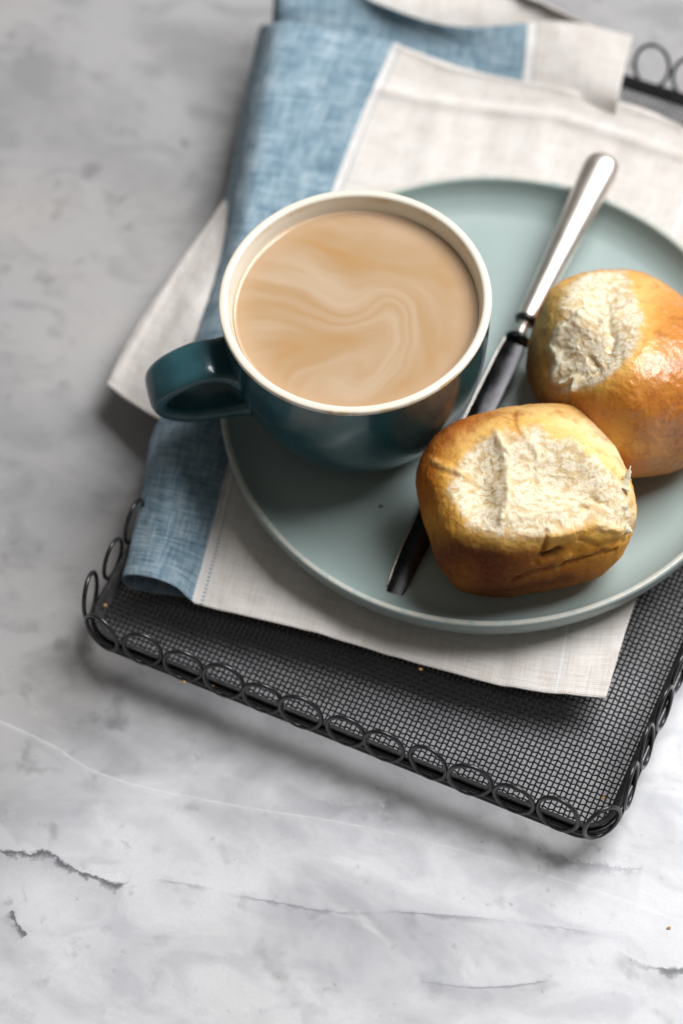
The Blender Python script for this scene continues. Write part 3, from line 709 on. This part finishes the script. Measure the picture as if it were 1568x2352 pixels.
    B = empty('bun', base, name_label, 'bun')
    build('crust', V, F, MBUN, B, col={'bake': np.clip(col, 0.005, .95), 'gloss': np.stack([1-cm, cm, np.clip(gl*(1-cm), 0, 1)], 1)})
    return B, V, Q, face, N
def Z(x, y): return (904.9+.4228*x, 543+.4228*y)
def ZP(*p): return [Z(*q) for q in p]

def shape1(L, D):
    L = L.copy(); a, b, c_ = L.T
    t_ = np.clip(c_/2.6, -1, 1)
    a *= 1-.07*np.clip(-t_, 0, 1)+0*t_; b *= 1-.04*np.clip(-t_, 0, 1)
    c_ += .25*np.exp(-((a)/3)**2-((b)/2.5)**2)*(c_ > 0)-.0
    return np.stack([a, b, c_], 1)
DK, RB, OR, GO, YE, PA = (.035, .006, .001), (.12, .020, .003), (.46, .145, .016), (.68, .32, .05), (.80, .46, .08), (.88, .66, .31)
crumb1 = ZP((340,1290),(400,1200),(480,1140),(560,1100),(600,1075),(680,1110),(720,1075),(800,1070),(880,1110),(1000,1150),(1090,1210),(1150,1290),(1200,1330),(1270,1400),(1290,1480),(1280,1560),(1200,1570),(1090,1540),(1000,1560),(900,1590),(800,1600),(700,1590),(600,1600),(480,1590),(400,1540),(350,1470),(325,1380))
bl1 = [(*Z(300,1150),150,110,-40,OR,.6),(*Z(480,960),140,36,-18,RB,.75), # x, y, rx, ry, angle, colour, weight
 (*Z(300,1080),130,90,-30,OR,.85),(*Z(230,1000),60,60,0,RB,.6),(*Z(640,925),150,34,0,RB,1.0),(*Z(500,1000),90,40,-20,OR,.6),
 (*Z(900,1030),130,45,20,PA,.9),(*Z(1100,1160),90,60,35,(.90,.75,.46),1.0),(*Z(1230,1330),50,110,0,(.90,.76,.48),1.0),(*Z(1250,1520),40,60,0,PA,.9),(*Z(460,1080),90,26,-30,PA,.6),(*Z(300,1300),40,50,0,YE,.6),
 (*Z(170,1380),40,90,0,OR,.8),(*Z(260,1560),40,70,10,YE,.8),(*Z(200,1750),45,90,10,GO,.7),
 (*Z(500,1640),110,30,5,YE,.9),(*Z(400,1760),95,70,10,RB,.9),(*Z(560,1760),160,60,0,RB,1.0),(*Z(520,1880),130,75,5,DK,.95),(*Z(700,1760),80,70,0,RB,.9),(*Z(430,1840),120,40,20,(.20,.04,.006),.8),(*Z(760,1900),170,36,-8,(.20,.045,.006),.8),
 (*Z(640,1960),150,34,-4,DK,.95),(*Z(720,1620),60,22,10,PA,.7),(*Z(1000,1650),120,36,-10,GO,.8),(*Z(1000,1760),140,30,-14,(.50,.24,.05),.8),(*Z(1100,1640),80,30,-10,YE,.7),
 (*Z(1210,1740),40,60,0,YE,.85),(*Z(1150,1800),60,40,-15,GO,.7),(*Z(900,1880),120,26,-12,(.34,.12,.02),.7),(*Z(360,1850),40,40,0,(.42,.20,.05),.6)]
ft1 = [(ZP((560,1090),(600,1150),(612,1250),(622,1350),(615,1430),(590,1530)),12,.17,(.84,.74,.52),.5,6),
 (ZP((640,1540),(740,1510),(850,1480),(1000,1450)),9,.05,(.84,.74,.52),.5,7),
 (ZP((700,1090),(760,1120),(800,1200),(830,1170)),9,.13,(.84,.74,.52),.5,6),
 (ZP((650,960),(660,1030),(700,1095)),6,-.06,(.46,.20,.04),.7,5),
 (ZP((220,1225),(300,1262),(380,1280)),9,.07,(.80,.52,.18),.5,5),(ZP((220,1250),(300,1290),(370,1305)),8,-.03,None,0,5),
 (ZP((825,1600),(822,1660),(800,1720),(760,1760)),6,-.12,(.30,.12,.02),.7,3),
 (ZP((815,1735),(870,1715),(900,1700)),8,-.20,(.08,.025,.006),.85,3),
 (ZP((640,1860),(720,1830),(830,1800),(960,1765),(1090,1725),(1200,1700)),5,-.09,(.16,.05,.01),.6,7),
 (ZP((880,1800),(900,1765),(950,1730)),6,.06,(.60,.33,.06),.6,3),
 (ZP((840,1620),(960,1590),(1090,1560),(1220,1590)),10,.13,YE,.4,5),
 (ZP((1010,1640),(1110,1680),(1230,1650)),7,-.10,(.55,.30,.07),.4,4),
 (ZP((1110,1400),(1130,1440)),10,-.16,(.70,.52,.24),.7,2),(ZP((1035,1470),(1065,1478)),8,-.18,(.66,.45,.18),.8,2),(ZP((770,1270),(790,1290)),8,-.20,(.74,.58,.30),.8,2),
 (ZP((300,1600),(330,1800),(380,1950)),9,.05,None,0,4),(ZP((560,1930),(760,1900),(960,1850)),8,-.06,(.12,.03,.01),.5,5)]
C1 = at(1206, 1155, 3.55)
B1 = make_bun(C1, np.array([3.92, 3.30, 2.88]), rotm(math.radians(-4), math.radians(4), math.radians(9)), 3.15, shape1, crumb1, bl1, ft1, 3,
  'torn yeast bun in front with its pale crumb facing up, nearest the plate front edge', dents=[(*Z(455,1350),46,80,8,-.62),(*Z(850,1290),80,62,5,-.52),(*Z(1080,1400),55,55,0,-.28),(*Z(1270,1470),14,90,0,-.10),(*Z(880,1620),110,16,0,.14),(*Z(620,1700),70,30,0,.12),(*Z(600,1010),90,22,0,.08)], fray=(*Z(1270,1450),26,110,0,.12), gloss=[(*Z(300,1050),90,60,-30,.25)])
def flake(B, VV, QQ, fc, NN, px, ln, wd, dr, seed):
    """a thick tapering tuft of torn crumb"""
    rs = np.random.RandomState(seed)
    d = ((QQ-px)**2).sum(1)+1e6*(fc < .15); b0 = VV[d.argmin()]; nn = NN[d.argmin()]
    dirv = rt*dr[0]+up*dr[1]+nn*dr[2]; dirv /= np.linalg.norm(dirv); n_ = 14
    tt_ = np.linspace(0, 1, n_); bend = np.cross(dirv, nn)
    P = b0-dirv*.15*ln+np.outer(tt_*ln, dirv)+np.outer(.16*ln*np.sin(tt_*2.4+seed), bend)+np.outer(.10*ln*tt_**2, nn)
    sc_ = np.stack([(1-tt_)**.7*wd*(1+.25*rs.normal(size=n_)), (1-tt_)**.6*wd*.38*(1+.2*rs.normal(size=n_))], 1).clip(.006)
    V, F = sweep(P, [(math.cos(q)*(1+.2*rs.normal()), math.sin(q)) for q in np.linspace(0, 2*math.pi, 11)[:-1]], ref=CAM-b0, scale=sc_)
    o = build('crumb_tuft', V, F, MBUN, B, col={'bake': np.tile([[.86, .77, .56]], (len(V), 1)), 'gloss': np.tile([[0., .3, 0.]], (len(V), 1))})
    bm = bmesh.new(); bm.from_mesh(o.data); bmesh.ops.recalc_face_normals(bm, faces=bm.faces); bm.to_mesh(o.data); bm.free()
for px, ln, wd, dr, sd in ((Z(1248,1345),.85,.24,(.30,.9,.1),1),(Z(1262,1590),.30,.24,(.8,-.4,.1),4)):
    flake(*B1, px, ln, wd, dr, sd)

def shape2(L, D):
    L = L.copy(); a, b, c_ = L.T
    a *= 1-.10*np.clip(b/3.5, -1, 1); c_ *= 1-.04*np.clip(b/3.5, -1, 1)
    return np.stack([a, b, c_], 1)
crumb2 = ZP((990,250),(1060,195),(1150,190),(1250,215),(1290,330),(1330,430),(1325,520),(1290,600),(1220,690),(1120,760),(1010,810),(930,835),(875,800),(880,700),(862,600),(890,520),(930,470),(1000,420),(960,400),(900,380),(930,310))
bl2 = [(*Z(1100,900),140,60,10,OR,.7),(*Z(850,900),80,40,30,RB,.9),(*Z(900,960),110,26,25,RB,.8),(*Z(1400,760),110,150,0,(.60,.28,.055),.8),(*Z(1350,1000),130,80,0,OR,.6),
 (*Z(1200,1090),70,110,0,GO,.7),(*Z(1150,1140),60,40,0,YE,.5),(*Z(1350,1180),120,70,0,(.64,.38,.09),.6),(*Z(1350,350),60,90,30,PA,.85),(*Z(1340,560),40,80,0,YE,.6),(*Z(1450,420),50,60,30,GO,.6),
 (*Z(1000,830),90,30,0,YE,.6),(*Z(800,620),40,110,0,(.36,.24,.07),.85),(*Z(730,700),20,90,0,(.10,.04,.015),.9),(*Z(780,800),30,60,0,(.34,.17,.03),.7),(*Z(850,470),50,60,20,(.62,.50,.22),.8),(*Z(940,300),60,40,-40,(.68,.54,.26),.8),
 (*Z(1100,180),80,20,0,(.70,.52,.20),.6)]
ft2 = [(ZP((870,780),(885,680),(862,600),(900,500),(1000,420),(1040,370)),10,.18,(.88,.80,.60),.8,6),
 (ZP((1040,370),(1130,400),(1200,380),(1300,350)),9,.11,(.84,.74,.52),.5,6),(ZP((900,800),(960,760),(970,840)),6,.14,(.88,.80,.6),.6,4),
 (ZP((1170,420),(1190,500),(1160,560)),9,-.18,None,0,5),(ZP((1010,640),(1060,700),(1000,760)),9,-.14,None,0,5)]
C2 = at(1436, 850, 3.75)
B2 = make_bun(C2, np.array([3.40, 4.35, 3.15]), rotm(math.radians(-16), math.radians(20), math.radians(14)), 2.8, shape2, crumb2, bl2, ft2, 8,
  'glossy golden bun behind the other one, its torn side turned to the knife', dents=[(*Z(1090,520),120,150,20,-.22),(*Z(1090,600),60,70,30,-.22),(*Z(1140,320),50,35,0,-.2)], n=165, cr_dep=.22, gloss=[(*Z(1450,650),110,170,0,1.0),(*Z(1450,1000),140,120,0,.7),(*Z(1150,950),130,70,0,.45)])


# ------------------------------------------------------------------ crumbs
t = NT('bread_crumb'); t.set(Base_Color=(.55, .30, .09), Roughness=.8); MCR = t.m
t = NT('herb_speck'); t.set(Base_Color=(.05, .05, .02), Roughness=.8); MH = t.m
def crumb(x, y, z, r, label, mat=MCR, name='bread_crumb', group='bread crumbs fallen on tray and plate'):
    D, F = cube_sphere(3); D = D*(r*(1+.35*RNG.normal(size=(len(D), 1)).clip(-1, 1)))*[1.2, .9, .7]
    p = at(x, y, z); o = build(name, D+p+[0, 0, r*.5], F, mat, origin=p, smooth=False); tag(o, label, 'crumb', group)
for x, y, z, r, lb in ((241,1391,.3,.055,'orange crumb inside the left front corner loop of the tray'),(422,1567,.25,.05,'crumb on the rim strip under the third front loop'),
   (487,1576,.25,.05,'crumb on the rim strip below the fourth front loop'),(243,1461,.3,.05,'pale crumb at the bottom of the left corner loop'),
   (1385,1833,.3,.055,'orange crumb in the right front corner of the tray'),(966,1538,.1,.06,'pale crumb in the mesh just before the napkin edge'),(1536,2132,ZT,.055,'yellow crumb on the marble at the right edge')):
    crumb(x, y, z, r, lb)
crumb(875, 1163, FLOOR, .06, 'tiny dark green speck on the plate before the cup', MH, 'herb_speck')
scene.cycles.max_bounces = 8; scene.cycles.use_denoising = True
for o in list(bpy.data.objects):
    if '_o' in o: del o['_o']
